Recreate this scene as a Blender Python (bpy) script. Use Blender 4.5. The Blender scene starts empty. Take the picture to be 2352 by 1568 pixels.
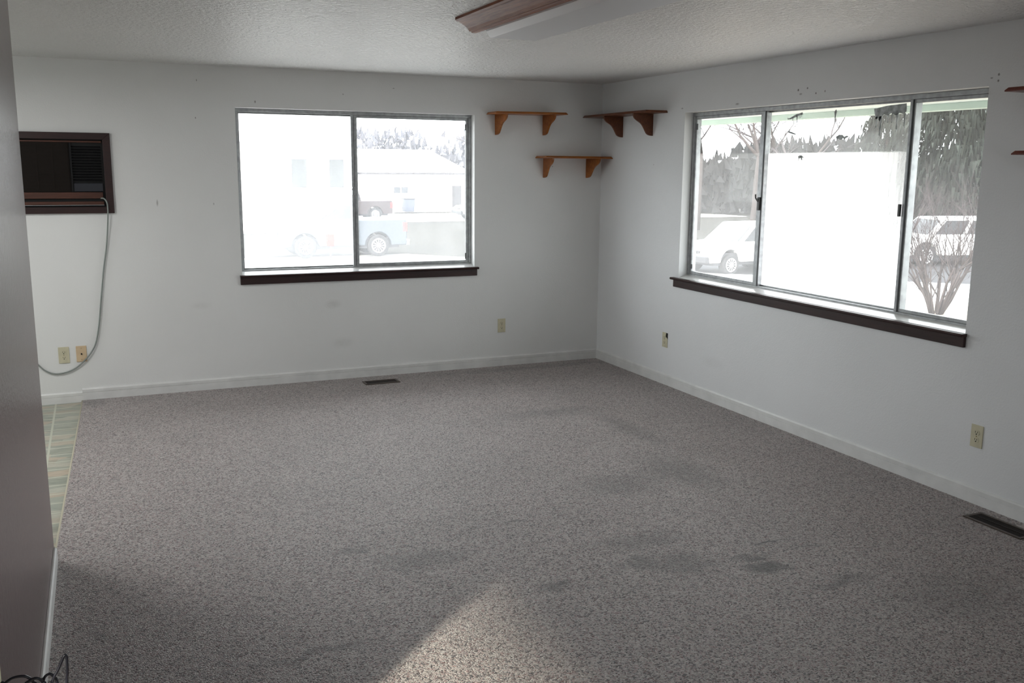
import bpy, bmesh, math, random
from mathutils import Vector, Matrix
PI = math.pi
random.seed(7)
sc = bpy.context.scene
C = sc.collection

# ---------------------------------------------------------------- camera, world, sun, exposure
cd = bpy.data.cameras.new('camera'); cam = bpy.data.objects.new('camera', cd); C.objects.link(cam)
yaw, pitch, roll = 0.413553599, -0.182610064, 0.008228523
fw = Vector((math.sin(yaw)*math.cos(pitch), math.cos(yaw)*math.cos(pitch), math.sin(pitch)))
rt = fw.cross(Vector((0, 0, 1))).normalized(); up = rt.cross(fw)
r2 = math.cos(roll)*rt + math.sin(roll)*up; u2 = -math.sin(roll)*rt + math.cos(roll)*up
cam.matrix_world = Matrix(((r2.x, u2.x, -fw.x, -4.13552), (r2.y, u2.y, -fw.y, -7.48508), (r2.z, u2.z, -fw.z, 1.71804), (0, 0, 0, 1)))
cd.sensor_fit = 'HORIZONTAL'; cd.sensor_width = 36.0; cd.lens = 2163.312/2352*36.0
cd.clip_start = 0.05; cd.clip_end = 500
sc.camera = cam

SKY = 7.6
w = bpy.data.worlds.new('World'); sc.world = w; w.use_nodes = True
bg = w.node_tree.nodes['Background']; bg.inputs[0].default_value = (0.945, 0.967, 1.0, 1); bg.inputs[1].default_value = SKY
# bright thin overcast: brightest towards the back-wall side, duller over the trees
_t = w.node_tree; _tc = _t.nodes.new('ShaderNodeTexCoord'); _d = _t.nodes.new('ShaderNodeVectorMath'); _d.operation = 'DOT_PRODUCT'
_d.inputs[1].default_value = (-0.62, 0.75, 0.2); _t.links.new(_tc.outputs['Generated'], _d.inputs[0])
_m = _t.nodes.new('ShaderNodeMapRange'); _t.links.new(_d.outputs['Value'], _m.inputs[0])
for _i, _v in ((1, -1.0), (2, 1.0), (3, 8.0), (4, 10.5)): _m.inputs[_i].default_value = _v
_t.links.new(_m.outputs[0], bg.inputs[1])
sd = bpy.data.lights.new('sun', 'SUN'); so = bpy.data.objects.new('sun', sd); C.objects.link(so)
el = math.radians(19.6)
sdir = Vector((0.758*math.cos(el), 0.652*math.cos(el), -math.sin(el)))
so.rotation_euler = sdir.to_track_quat('-Z', 'Y').to_euler()
so.location = (-12, -14, 8)
sd.energy = 11.0; sd.angle = math.radians(2.2); sd.color = (1.0, 0.90, 0.76)

def portal(name, loc, rot, sx, sy):
    l = bpy.data.lights.new(name, 'AREA'); l.shape = 'RECTANGLE'; l.size = sx; l.size_y = sy
    o = bpy.data.objects.new(name, l); C.objects.link(o); o.location = loc; o.rotation_euler = rot
    l.cycles.is_portal = True
portal('window_portal', (-2.17, 0.16, 1.51), (-PI/2, 0, 0), 1.93, 1.27)
portal('window_portal', (0.16, -2.635, 1.51), (0, PI/2, 0), 1.27, 2.69)
portal('window_portal', (-7.16, -1.5, 1.55), (0, -PI/2, 0), 1.1, 1.2)
portal('window_portal', (-2.6, -9.66, 1.5), (PI/2, 0, 0), 1.2, 1.1)
portal('window_portal', (-7.16, -8.3, 1.2), (0, -PI/2, 0), 1.7, 1.7)

vs = sc.view_settings
vs.view_transform = 'Standard'; vs.look = 'None'; vs.exposure = -0.2; vs.gamma = 1.0; vs.use_curve_mapping = False
sc.cycles.max_bounces = 12; sc.cycles.diffuse_bounces = 7; sc.cycles.transparent_max_bounces = 24
sc.cycles.sample_clamp_indirect = 6.0; sc.cycles.caustics_reflective = False; sc.cycles.caustics_refractive = False

# ---------------------------------------------------------------- materials
def S(r, g, b):
    f = lambda c: (c/255/12.92) if c/255 <= 0.04045 else ((c/255+0.055)/1.055)**2.4
    return (f(r), f(g), f(b), 1)
class N:
    def __init__(s, name):
        s.m = bpy.data.materials.new(name); s.m.use_nodes = True; s.t = s.m.node_tree
        s.t.nodes.clear(); s.out = s.n('ShaderNodeOutputMaterial')
        s.p = s.n('ShaderNodeBsdfPrincipled'); s.l(s.p.outputs[0], s.out.inputs[0])
        s.co = s.n('ShaderNodeTexCoord').outputs['Object']
    def n(s, k, **kw):
        x = s.t.nodes.new(k)
        for a, b in kw.items(): setattr(x, a, b)
        return x
    def l(s, a, b): s.t.links.new(a, b)
    def mp(s, scale=(1, 1, 1), src=None):
        x = s.n('ShaderNodeMapping'); x.inputs['Scale'].default_value = scale; s.l(src or s.co, x.inputs[0]); return x.outputs[0]
    def noise(s, scale, detail=3, rough=.5, src=None):
        x = s.n('ShaderNodeTexNoise'); x.inputs['Scale'].default_value = scale; x.inputs['Detail'].default_value = detail
        x.inputs['Roughness'].default_value = rough; s.l(src or s.co, x.inputs['Vector']); return x.outputs['Fac']
    def vor(s, scale, src=None, out='Color', feat='F1'):
        x = s.n('ShaderNodeTexVoronoi'); x.inputs['Scale'].default_value = scale; x.feature = feat
        s.l(src or s.co, x.inputs['Vector']); return x.outputs[out]
    def ramp(s, fac, pts, interp='LINEAR'):
        x = s.n('ShaderNodeValToRGB'); x.color_ramp.interpolation = interp; e = x.color_ramp.elements
        while len(e) < len(pts): e.new(0.5)
        for k, (p, c) in enumerate(pts): e[k].position = p; e[k].color = c
        s.l(fac, x.inputs[0]); return x.outputs[0]
    def math(s, op, a, b=None, clamp=False):
        x = s.n('ShaderNodeMath', operation=op); x.use_clamp = clamp
        for k, v in enumerate((a, b)):
            if v is None: continue
            if isinstance(v, (int, float)): x.inputs[k].default_value = v
            else: s.l(v, x.inputs[k])
        return x.outputs[0]
    def mix(s, fac, a, b, mode='MIX'):
        x = s.n('ShaderNodeMix', data_type='RGBA', blend_type=mode)
        for i, v in ((0, fac), (6, a), (7, b)):
            if isinstance(v, (int, float)): x.inputs[i].default_value = v
            elif isinstance(v, tuple): x.inputs[i].default_value = v
            else: s.l(v, x.inputs[i])
        return x.outputs[2]
    def base(s, c):
        if isinstance(c, tuple): s.p.inputs['Base Color'].default_value = c
        else: s.l(c, s.p.inputs['Base Color'])
    def rough(s, r, spec=None, metal=None):
        if isinstance(r, (int, float)): s.p.inputs['Roughness'].default_value = r
        else: s.l(r, s.p.inputs['Roughness'])
        if spec is not None: s.p.inputs['Specular IOR Level'].default_value = spec
        if metal is not None: s.p.inputs['Metallic'].default_value = metal
    def bump(s, h, strength, dist):
        x = s.n('ShaderNodeBump'); x.inputs['Strength'].default_value = strength; x.inputs['Distance'].default_value = dist
        s.l(h, x.inputs['Height']); s.l(x.outputs[0], s.p.inputs['Normal'])
    def spots(s, lst, src=None):
        """soft dark stains and patches with a place of their own; (cx,cy,cz, rx,ry,rz, amount)"""
        tot = None
        for cx, cy, cz, rx, ry, rz, amt in lst:
            m = s.n('ShaderNodeMapping', vector_type='POINT'); m.inputs['Scale'].default_value = (1/rx, 1/ry, 1/rz)
            m.inputs['Location'].default_value = (-cx/rx, -cy/ry, -cz/rz); s.l(src or s.co, m.inputs[0])
            ln = s.n('ShaderNodeVectorMath', operation='LENGTH'); s.l(m.outputs[0], ln.inputs[0])
            r = s.n('ShaderNodeMapRange', interpolation_type='SMOOTHSTEP')
            for i, v in ((1, .15), (2, 1.0), (3, amt), (4, 0.0)): r.inputs[i].default_value = v
            s.l(ln.outputs['Value'], r.inputs[0])
            tot = r.outputs[0] if tot is None else s.math('MAXIMUM', tot, r.outputs[0])
        return tot
def simple(name, col, rough=.5, spec=.5, metal=0, nscale=0, namt=.12, bump=0):
    m = N(name)
    if nscale:
        f = m.noise(nscale, 4)
        d = tuple(c*(1-namt*2) for c in col[:3])+(1,); b = tuple(min(1, c*(1+namt)) for c in col[:3])+(1,)
        m.base(m.ramp(f, [(.3, d), (.7, b)]))
        if bump: m.bump(f, bump, .002)
    else: m.base(col)
    m.rough(rough, spec, metal); return m.m

def wall_mat(name, col, spotlist, smud=()):
    m = N(name)
    big = m.noise(1.3, 3)
    c = m.mix(big, tuple(x*.93 for x in col[:3])+(1,), tuple(min(1, x*1.05) for x in col[:3])+(1,))
    if smud:
        sm = m.math('MULTIPLY', m.spots(smud), m.noise(28, 4, .7))
        c = m.mix(sm, c, S(120, 116, 108))
    if spotlist: c = m.mix(m.spots(spotlist), c, S(70, 50, 48))
    m.base(c); m.rough(.55, .35)
    h = m.math('ADD', m.noise(95, 3, .6), m.math('MULTIPLY', m.noise(26, 2), .7))
    m.bump(h, .35, .003)
    return m.m
WALLC = (.752, .755, .748, 1)
M_wallb = wall_mat('painted_wall_plaster', WALLC,
    [(-2.985, 0, 2.19, .008, .3, .014, .7), (-3.42, 0, 2.06, .006, .3, .01, .7), (-3.40, 0, 2.33, .005, .3, .012, .6),
     (-3.32, 0, 1.43, .006, .3, .012, .5), (-3.72, 0, 1.44, .01, .3, .035, .45), (-.48, 0, 1.73, .006, .3, .008, .7),
     (-2.31, 0, 2.27, .01, .3, .007, .5), (-1.9, 0, 2.33, .012, .3, .006, .5)],
    [(-2.43, 0, .62, .09, .3, .05, .3), (-2.36, 0, .30, .12, .3, .06, .22), (-3.45, 0, .66, .1, .3, .04, .15)])
M_wallr = wall_mat('painted_wall_plaster_window_side', (.735, .742, .75, 1),
    [(0, -2.555, 2.216, .3, .011, .011, .9), (0, -2.64, 2.222, .3, .01, .009, .8), (0, -2.72, 2.186, .3, .009, .009, .9), (0, -2.80, 2.193, .3, .008, .01, .7),
     (0, -2.58, 2.19, .3, .02, .009, .5), (0, -1.93, 2.165, .3, .03, .01, .5), (0, -4.03, 2.19, .3, .009, .01, .8), (0, -3.99, 2.176, .3, .012, .006, .6),
     (0, -4.03, 2.16, .3, .009, .009, .8), (0, -.87, 1.75, .3, .007, .007, .5), (0, -1.25, 2.17, .3, .02, .008, .5)],
    [(0, -1.8, .3, .3, .2, .06, .12)])
M_wallo = wall_mat('painted_wall_plaster_far_rooms', WALLC, [])

mm = N('brown_semigloss_wall_paint')
mm.base(mm.mix(mm.noise(2.2, 3), S(80, 57, 57), S(92, 68, 68))); mm.rough(.22, .85)
mm.bump(mm.math('ADD', mm.noise(110, 3, .6), mm.noise(34, 2)), .55, .004); M_part = mm.m

mm = N('ceiling_knockdown_paint')
mm.base(mm.mix(mm.noise(2, 3), (.76, .76, .76, 1), (.82, .82, .815, 1))); mm.rough(.4, .45)
kd = mm.ramp(mm.noise(36, 4, .6), [(.42, (0, 0, 0, 1)), (.6, (1, 1, 1, 1))])
mm.bump(mm.math('ADD', kd, mm.math('MULTIPLY', mm.noise(120, 2), .5)), .85, .009); M_ceil = mm.m

mm = N('speckled_pile_carpet')
wv = mm.n('ShaderNodeTexNoise'); wv.inputs['Scale'].default_value = 60; wv.inputs['Detail'].default_value = 2; mm.l(mm.co, wv.inputs['Vector'])
warp = mm.n('ShaderNodeVectorMath', operation='MULTIPLY_ADD'); mm.l(wv.outputs['Color'], warp.inputs[0]); warp.inputs[1].default_value = (.02, .02, .02); mm.l(mm.co, warp.inputs[2])
vr = mm.n('ShaderNodeTexVoronoi'); vr.inputs['Scale'].default_value = 165; mm.l(warp.outputs[0], vr.inputs['Vector'])
sep = mm.n('ShaderNodeSeparateColor'); mm.l(vr.outputs['Color'], sep.inputs[0])
tuft = mm.ramp(sep.outputs[0], [(0, S(70, 58, 58)), (.13, S(108, 90, 88)), (.22, S(176, 168, 164)), (.36, S(208, 199, 195)), (.52, S(186, 160, 158)), (.63, S(128, 92, 88)), (.70, S(222, 216, 212)), (.85, S(196, 186, 182))], 'CONSTANT')
fine = mm.ramp(mm.noise(320, 2, .6), [(.3, (.55, .53, .52, 1)), (.68, (1, 1, 1, 1))])
c = mm.mix(.8, tuft, fine, 'MULTIPLY')
clump = mm.ramp(mm.noise(38, 4, .65), [(.3, (.74, .73, .73, 1)), (.62, (1, 1, 1, 1))])
c = mm.mix(.8, c, clump, 'MULTIPLY')
wear = mm.ramp(mm.noise(2.1, 4, .6), [(.3, (.86, .86, .86, 1)), (.65, (1, 1, 1, 1))])
c = mm.mix(1.0, c, wear, 'MULTIPLY')
wn_ = mm.n('ShaderNodeTexNoise'); wn_.inputs['Scale'].default_value = 9; wn_.inputs['Detail'].default_value = 4; mm.l(mm.co, wn_.inputs['Vector'])
wq = mm.n('ShaderNodeVectorMath', operation='MULTIPLY_ADD'); mm.l(wn_.outputs['Color'], wq.inputs[0]); wq.inputs[1].default_value = (.22, .22, 0)
wo_ = mm.n('ShaderNodeVectorMath', operation='ADD'); mm.l(mm.co, wo_.inputs[0]); wo_.inputs[1].default_value = (-.11, -.11, 0); mm.l(wo_.outputs[0], wq.inputs[2])
st = mm.spots([(q[0], q[1], 0, q[3], q[4], 1, min(.96, q[6]*1.8)) for q in [(-1.54, -4.26, 0, .13, .075, 1, .8), (-1.545, -4.37, 0, .13, .065, 1, .8), (-1.47, -4.40, 0, .12, .04, 1, .45), (-2.02, -4.12, 0, .16, .1, 1, .38), (-1.86, -4.2, 0, .2, .14, 1, .3),
    (-1.33, -4.15, 0, .16, .028, 1, .5), (-1.22, -4.25, 0, .1, .03, 1, .4), (-1.33, -4.62, 0, .22, .08, 1, .38), (-2.48, -4.2, 0, .11, .07, 1, .38), (-1.14, -3.1, 0, .28, .5, 1, .27), (-1.6, -3.15, 0, .4, .25, 1, .22),
    (-1.25, -1.62, 0, .55, .17, 1, .24), (-.95, -2.2, 0, .16, .6, 1, .22), (-3.17, -3.5, 0, .14, .06, 1, .3), (-2.9, -3.72, 0, .3, .16, 1, .28), (-2.35, -3.45, 0, .09, .03, 1, .4),
    (-3.5, -4.35, 0, .3, .06, 1, .3), (-1.0, -4.9, 0, .5, .3, 1, .2), (-4.25, -.12, 0, .12, .18, 1, .25), (-1.9, -3.9, 0, .35, .12, 1, .22), (-.6, -.16, 0, 2.0, .1, 1, .22)]], wq.outputs[0])  # last entry: a long darker band along the back wall
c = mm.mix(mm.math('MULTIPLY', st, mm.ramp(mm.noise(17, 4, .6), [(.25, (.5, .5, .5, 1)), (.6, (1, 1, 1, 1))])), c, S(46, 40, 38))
c = mm.mix(1.0, c, (.88, .87, .87, 1), 'MULTIPLY')
mm.base(c); mm.rough(.5, .6)
mm.p.inputs['Sheen Weight'].default_value = .3; mm.p.inputs['Sheen Roughness'].default_value = .5
hh = mm.math('ADD', mm.math('MULTIPLY', mm.math('SUBTRACT', 1, vr.outputs['Distance']), 1.0), mm.math('MULTIPLY', mm.noise(34, 4, .7), 1.6))
mm.bump(hh, .9, .006); M_carpet = mm.m

mm = N('stone_look_vinyl_tile')
br = mm.n('ShaderNodeTexBrick'); br.offset = .0; br.inputs['Scale'].default_value = 1.0
for k, v in (('Brick Width', .30), ('Row Height', .152), ('Mortar Size', .008), ('Mortar Smooth', .4), ('Bias', 0.0)): br.inputs[k].default_value = v
mm.l(mm.co, br.inputs['Vector'])
vv = mm.vor(5.5, mm.mp((.8, 2.2, 1)))
sp2 = mm.n('ShaderNodeSeparateColor'); mm.l(vv, sp2.inputs[0])
tc = mm.ramp(sp2.outputs[0], [(0, S(168, 168, 154)), (.25, S(112, 122, 112)), (.42, S(178, 156, 134)), (.6, S(172, 174, 162)), (.8, S(138, 146, 136))])
tc = mm.mix(.4, tc, mm.ramp(mm.noise(26, 4, .6, mm.mp((.6, 3, 1))), [(.3, S(120, 122, 108)), (.7, S(185, 182, 165))]))
fc = mm.mix(br.outputs['Fac'], tc, S(182, 184, 168)); mm.base(fc); mm.rough(.35, .4); M_tile = mm.m

def wood(name, dark, light, axis=0, rough=.35, scale=1.0):
    m = N(name); sc_ = [34*scale]*3; sc_[axis] = 2.2*scale
    g = m.noise(1.0, 5, .65, m.mp(tuple(sc_)))
    g2 = m.noise(1.0, 2, .5, m.mp(tuple(x*4 for x in sc_)))
    c = m.ramp(g, [(.28, dark), (.72, light)]); c = m.mix(.35, c, m.ramp(g2, [(.35, dark), (.65, light)]))
    m.base(c); m.rough(rough, .4); m.bump(g, .15, .001); return m.m
M_honey = wood('honey_pine', S(118, 62, 22), S(176, 108, 48), 0)
M_oakY = wood('oak_crown_moulding', S(104, 52, 32), S(168, 108, 78), 1, .5)
M_redw = wood('dark_red_shelf_wood', S(80, 30, 20), S(120, 52, 34), 1)
M_dark = wood('dark_walnut_trim', S(32, 17, 17), S(54, 30, 28), 0, .4)
M_darkY = wood('dark_walnut_trim_lengthwise', S(32, 17, 17), S(54, 30, 28), 1, .35)
M_strip = wood('brown_woodgrain_strip', S(62, 34, 24), S(88, 50, 36), 0, .45)
M_white = simple('white_baseboard_paint', (.71, .71, .70, 1), .4, .4, nscale=8, namt=.05)
M_sill = simple('glossy_white_sill_paint', (.62, .62, .62, 1), .16, .6, nscale=6, namt=.05)
M_alu = simple('weathered_aluminium', (.36, .37, .375, 1), .42, .5, .55, nscale=30, namt=.12)
M_alud = simple('dark_aluminium_gasket', (.05, .052, .055, 1), .5, .4)
M_latch = simple('dark_latch_metal', (.07, .07, .07, 1), .4, .5, .6)
M_black = simple('black_plastic', (.006, .006, .006, 1), .5, .3)
M_grill = simple('dark_brown_grille_plastic', S(30, 23, 18), .6, .2)
M_cord = simple('grey_power_cord_rubber', S(134, 140, 136), .45, .4)
M_cable = simple('black_cable_rubber', (.012, .012, .02, 1), .3, .5)
M_ivory = simple('aged_ivory_plastic', S(200, 194, 168), .4, .4, nscale=20, namt=.05)
M_almond = simple('almond_plastic', S(206, 182, 150), .4, .4, nscale=20, namt=.05)
M_slot = simple('dark_socket_slot', (.01, .009, .008, 1), .6, .3)
M_screw = simple('brass_screw', S(150, 135, 95), .4, .5, .6)
M_reg = simple('brown_floor_register_metal', S(74, 62, 54), .4, .5, .3, nscale=40, namt=.15)
M_regd = simple('dark_register_duct', (.006, .005, .005, 1), .8, .2)
M_lens = simple('white_acrylic_light_lens', S(226, 228, 232), .35, .45)
M_lenssd = M_lens
M_steel = simple('white_light_pan', S(205, 205, 205), .4, .5)
M_cream = simple('cream_casing_paint', S(205, 206, 176), .5, .4)
M_mint = simple('mint_green_soffit_paint', S(228, 237, 232), .6, .3, nscale=3, namt=.05)
M_mintd = simple('mint_green_beam_paint', S(198, 214, 202), .6, .3, nscale=3, namt=.06)
M_grime = simple('grey_adhesive_residue', S(196, 202, 202), .8, .2, nscale=30, namt=.25)

def glass(name, lo, hi, kind):
    """window pane with a translucent white veil over it"""
    m = N(name); m.t.nodes.remove(m.p)
    geo = m.n('ShaderNodeNewGeometry').outputs['Position']
    sp = m.n('ShaderNodeSeparateXYZ'); m.l(geo, sp.inputs[0])
    nz = m.noise(7, 4, .6, m.mp((1, 1, .5), geo)); fz = m.noise(170, 2, .6, geo); st = m.noise(1, 3, .6, m.mp((42, 42, 2.5), geo))
    if kind == 'plain':
        f = m.math('ADD', m.math('MULTIPLY', nz, hi-lo), lo)
    elif kind == 'line':      # haze starts below a level line
        z = m.n('ShaderNodeMapRange', interpolation_type='SMOOTHSTEP')
        for i, v in ((1, 1.835), (2, 1.822), (3, 0.0), (4, 1.0)): z.inputs[i].default_value = v
        z.inputs[1].default_value, z.inputs[2].default_value = 1.822, 1.836
        z.inputs[3].default_value, z.inputs[4].default_value = 1.0, 0.0
        m.l(sp.outputs[2], z.inputs[0])
        g = m.math('ADD', m.math('MULTIPLY', z.outputs[0], hi), lo)
        f = m.math('MULTIPLY', g, m.math('ADD', m.math('MULTIPLY', m.math('ADD', fz, m.math('MULTIPLY', nz, .5)), .8), .4))
    else:                     # middle pane: strong haze that fades towards the near mullion
        z = m.n('ShaderNodeMapRange', interpolation_type='SMOOTHSTEP')
        for i, v in ((1, 1.818), (2, 1.832), (3, 1.0), (4, 0.0)): z.inputs[i].default_value = v
        m.l(sp.outputs[2], z.inputs[0])
        yy = m.math('ADD', sp.outputs[1], m.math('MULTIPLY', m.math('SUBTRACT', st, .5), .5))
        y = m.n('ShaderNodeMapRange', interpolation_type='SMOOTHSTEP')
        for i, v in ((1, -3.42), (2, -2.95), (3, .16), (4, 1.0)): y.inputs[i].default_value = v
        m.l(yy, y.inputs[0])
        low = m.n('ShaderNodeMapRange', interpolation_type='SMOOTHSTEP')
        for i, v in ((1, 1.0), (2, 1.55), (3, 1.0), (4, 0.0)): low.inputs[i].default_value = v
        m.l(sp.outputs[2], low.inputs[0])
        g = m.math('MULTIPLY', z.outputs[0], m.math('MAXIMUM', y.outputs[0], low.outputs[0]))
        f = m.math('ADD', m.math('MULTIPLY', g, hi), m.math('MULTIPLY', m.math('ADD', nz, .5), lo))
    f = m.math('MINIMUM', m.math('MAXIMUM', f, 0.0), .95)
    tr = m.n('ShaderNodeBsdfTransparent'); tr.inputs[0].default_value = (.95, .97, .96, 1)
    tl = m.n('ShaderNodeBsdfTranslucent'); tl.inputs[0].default_value = (.97, .98, 1, 1)
    gl = m.n('ShaderNodeBsdfGlossy'); gl.inputs['Roughness'].default_value = .02
    a = m.n('ShaderNodeMixShader'); m.l(f, a.inputs[0]); m.l(tr.outputs[0], a.inputs[1]); m.l(tl.outputs[0], a.inputs[2])
    b = m.n('ShaderNodeMixShader'); b.inputs[0].default_value = .008; m.l(a.outputs[0], b.inputs[1]); m.l(gl.outputs[0], b.inputs[2])
    m.l(b.outputs[0], m.out.inputs[0]); return m.m
G_1L = glass('hazy_glass_window_one_left', .086, .118, 'plain')
G_1R = glass('hazy_glass_window_one_right', .055, .085, 'plain')
G_2L = glass('hazy_glass_far_sash', .03, .05, 'line')
G_2M = glass('hazy_glass_middle', .075, .5, 'mid')
G_2R = glass('hazy_glass_near_sash', .02, .055, 'plain')
G_o = glass('clear_glass', .03, .06, 'plain')

# ---------------------------------------------------------------- mesh helpers
def link(name, me, mat, parent=None):
    o = bpy.data.objects.new(name, me); C.objects.link(o)
    if mat:
        for m_ in (mat if isinstance(mat, (list, tuple)) else [mat]): me.materials.append(m_)
    if parent: o.parent = parent
    return o
class MB:
    def __init__(s): s.v = []; s.f = []; s.sm = []
    def add(s, vs_, fs, smooth=False):
        b = len(s.v); s.v += [tuple(v) for v in vs_]; s.f += [tuple(i+b for i in f) for f in fs]; s.sm += [smooth]*len(fs); return s
    def box(s, x0, x1, y0, y1, z0, z1):
        x0, x1 = min(x0, x1), max(x0, x1); y0, y1 = min(y0, y1), max(y0, y1); z0, z1 = min(z0, z1), max(z0, z1)
        return s.add([(x0, y0, z0), (x1, y0, z0), (x1, y1, z0), (x0, y1, z0), (x0, y0, z1), (x1, y0, z1), (x1, y1, z1), (x0, y1, z1)],
            [(0, 3, 2, 1), (4, 5, 6, 7), (0, 1, 5, 4), (1, 2, 6, 5), (2, 3, 7, 6), (3, 0, 4, 7)])
    def prism(s, poly, axis, a, b, inset=None, smooth=False):
        """poly: 2D points; axis 0: (y,z), 1: (x,z), 2: (x,y); extruded from a to b"""
        def P(p, t):
            return {0: (t, p[0], p[1]), 1: (p[0], t, p[1]), 2: (p[0], p[1], t)}[axis]
        n = len(poly); vs_ = [P(p, a) for p in poly]+[P(p, b) for p in (inset or poly)]
        fs = [(i, (i+1) % n, n+(i+1) % n, n+i) for i in range(n)]+[tuple(range(n))[::-1], tuple(range(n, 2*n))]
        return s.add(vs_, fs, smooth)
    def tube(s, pts, r, n=8, smooth=True, taper=None):
        pts = [Vector(p) for p in pts]; rings = []; prev = None
        for i, p in enumerate(pts):
            t = (pts[min(i+1, len(pts)-1)]-pts[max(i-1, 0)]).normalized()
            if prev is None: a = t.orthogonal().normalized()
            else:
                a = prev-t*prev.dot(t); a = a.normalized() if a.length > 1e-6 else t.orthogonal().normalized()
            prev = a; b = t.cross(a); rr = r if taper is None else r+(taper-r)*i/(len(pts)-1)
            rings.append([p+(a*math.cos(2*PI*k/n)+b*math.sin(2*PI*k/n))*rr for k in range(n)])
        vs_ = [v for q in rings for v in q]; m_ = len(pts)
        fs = [(i*n+k, i*n+(k+1) % n, (i+1)*n+(k+1) % n, (i+1)*n+k) for i in range(m_-1) for k in range(n)]
        fs += [tuple(range(n))[::-1], tuple(range((m_-1)*n, m_*n))]
        return s.add(vs_, fs, smooth)
    def cyl(s, c, axis, r, h, n=20, r2=None, smooth=False):
        c = Vector(c); d = Vector(axis).normalized(); a = d.orthogonal().normalized(); b = d.cross(a); r2 = r if r2 is None else r2
        vs_ = [c+(a*math.cos(2*PI*k/n)+b*math.sin(2*PI*k/n))*r for k in range(n)]+[c+d*h+(a*math.cos(2*PI*k/n)+b*math.sin(2*PI*k/n))*r2 for k in range(n)]
        return s.add(vs_, [(k, (k+1) % n, n+(k+1) % n, n+k) for k in range(n)]+[tuple(range(n))[::-1], tuple(range(n, 2*n))], smooth)
    def build(s, name, mat, parent=None, bevel=0, seg=2, M=None):
        me = bpy.data.meshes.new(name); me.from_pydata([tuple(M @ Vector(v)) for v in s.v] if M else s.v, [], s.f)
        me.polygons.foreach_set('use_smooth', s.sm); me.update()
        bm = bmesh.new(); bm.from_mesh(me); bmesh.ops.recalc_face_normals(bm, faces=bm.faces); bm.to_mesh(me); bm.free()
        o = link(name, me, mat, parent)
        if bevel:
            b = o.modifiers.new('bevel', 'BEVEL'); b.width = bevel; b.segments = seg; b.limit_method = 'ANGLE'; b.angle_limit = math.radians(40)
        return o
def smooth_path(pts, k=6):
    P = [Vector(p) for p in pts]; out = []
    for i in range(len(P)-1):
        a, b, c_, d = P[max(i-1, 0)], P[i], P[i+1], P[min(i+2, len(P)-1)]
        for j in range(k):
            t = j/k; out.append(.5*((2*b)+(c_-a)*t+(2*a-5*b+4*c_-d)*t*t+(3*b-a-3*c_+d)*t**3))
    out.append(P[-1]); return out
def thing(name, label, cat, loc=(0, 0, 0), rz=0, group=None):
    o = bpy.data.objects.new(name, None); C.objects.link(o); o.location = loc; o.rotation_euler = (0, 0, rz)
    o.empty_display_size = .1
    return tag(o, label, cat, group)
def tag(o, label, cat, group=None, kind=None):
    o['label'] = label; o['category'] = cat
    if group: o['group'] = group
    if kind: o['kind'] = kind
    return o
def struct(o): o['kind'] = 'structure'; return o
def dup(root, loc, rz=None, label=None):
    r = root.copy(); C.objects.link(r); r.location = loc
    if rz is not None: r.rotation_euler = (0, 0, rz)
    if label: r['label'] = label
    def rec(a, b):
        for ch in list(a.children):
            c_ = ch.copy(); C.objects.link(c_); c_.parent = b; rec(ch, c_)
    rec(root, r); return r

def wall(name, axis, t0, t1, a0, a1, z0, z1, holes, mat):
    """wall slab across axis (0: plane x, 1: plane y) with rectangular openings, one closed mesh"""
    A = sorted({a0, a1} | {h[0] for h in holes} | {h[1] for h in holes}); Z = sorted({z0, z1} | {h[2] for h in holes} | {h[3] for h in holes})
    def solid(i, j):
        if i < 0 or j < 0 or i >= len(A)-1 or j >= len(Z)-1: return False
        ca, cz = (A[i]+A[i+1])/2, (Z[j]+Z[j+1])/2
        return not any(h[0] < ca < h[1] and h[2] < cz < h[3] for h in holes)
    P = (lambda a, z, t: (t, a, z)) if axis == 0 else (lambda a, z, t: (a, t, z))
    m_ = MB()
    for i in range(len(A)-1):
        for j in range(len(Z)-1):
            if not solid(i, j): continue
            a, b, c_, d = A[i], A[i+1], Z[j], Z[j+1]
            for t in (t0, t1): m_.add([P(a, c_, t), P(b, c_, t), P(b, d, t), P(a, d, t)], [(0, 1, 2, 3)])
            if not solid(i-1, j): m_.add([P(a, c_, t0), P(a, d, t0), P(a, d, t1), P(a, c_, t1)], [(0, 1, 2, 3)])
            if not solid(i+1, j): m_.add([P(b, c_, t0), P(b, d, t0), P(b, d, t1), P(b, c_, t1)], [(0, 1, 2, 3)])
            if not solid(i, j-1): m_.add([P(a, c_, t0), P(b, c_, t0), P(b, c_, t1), P(a, c_, t1)], [(0, 1, 2, 3)])
            if not solid(i, j+1): m_.add([P(a, d, t0), P(b, d, t0), P(b, d, t1), P(a, d, t1)], [(0, 1, 2, 3)])
    me = bpy.data.meshes.new(name); me.from_pydata(m_.v, [], m_.f)
    bm = bmesh.new(); bm.from_mesh(me); bmesh.ops.remove_doubles(bm, verts=bm.verts, dist=1e-5); bmesh.ops.recalc_face_normals(bm, faces=bm.faces); bm.to_mesh(me); bm.free()
    return struct(link(name, me, mat))

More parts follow.
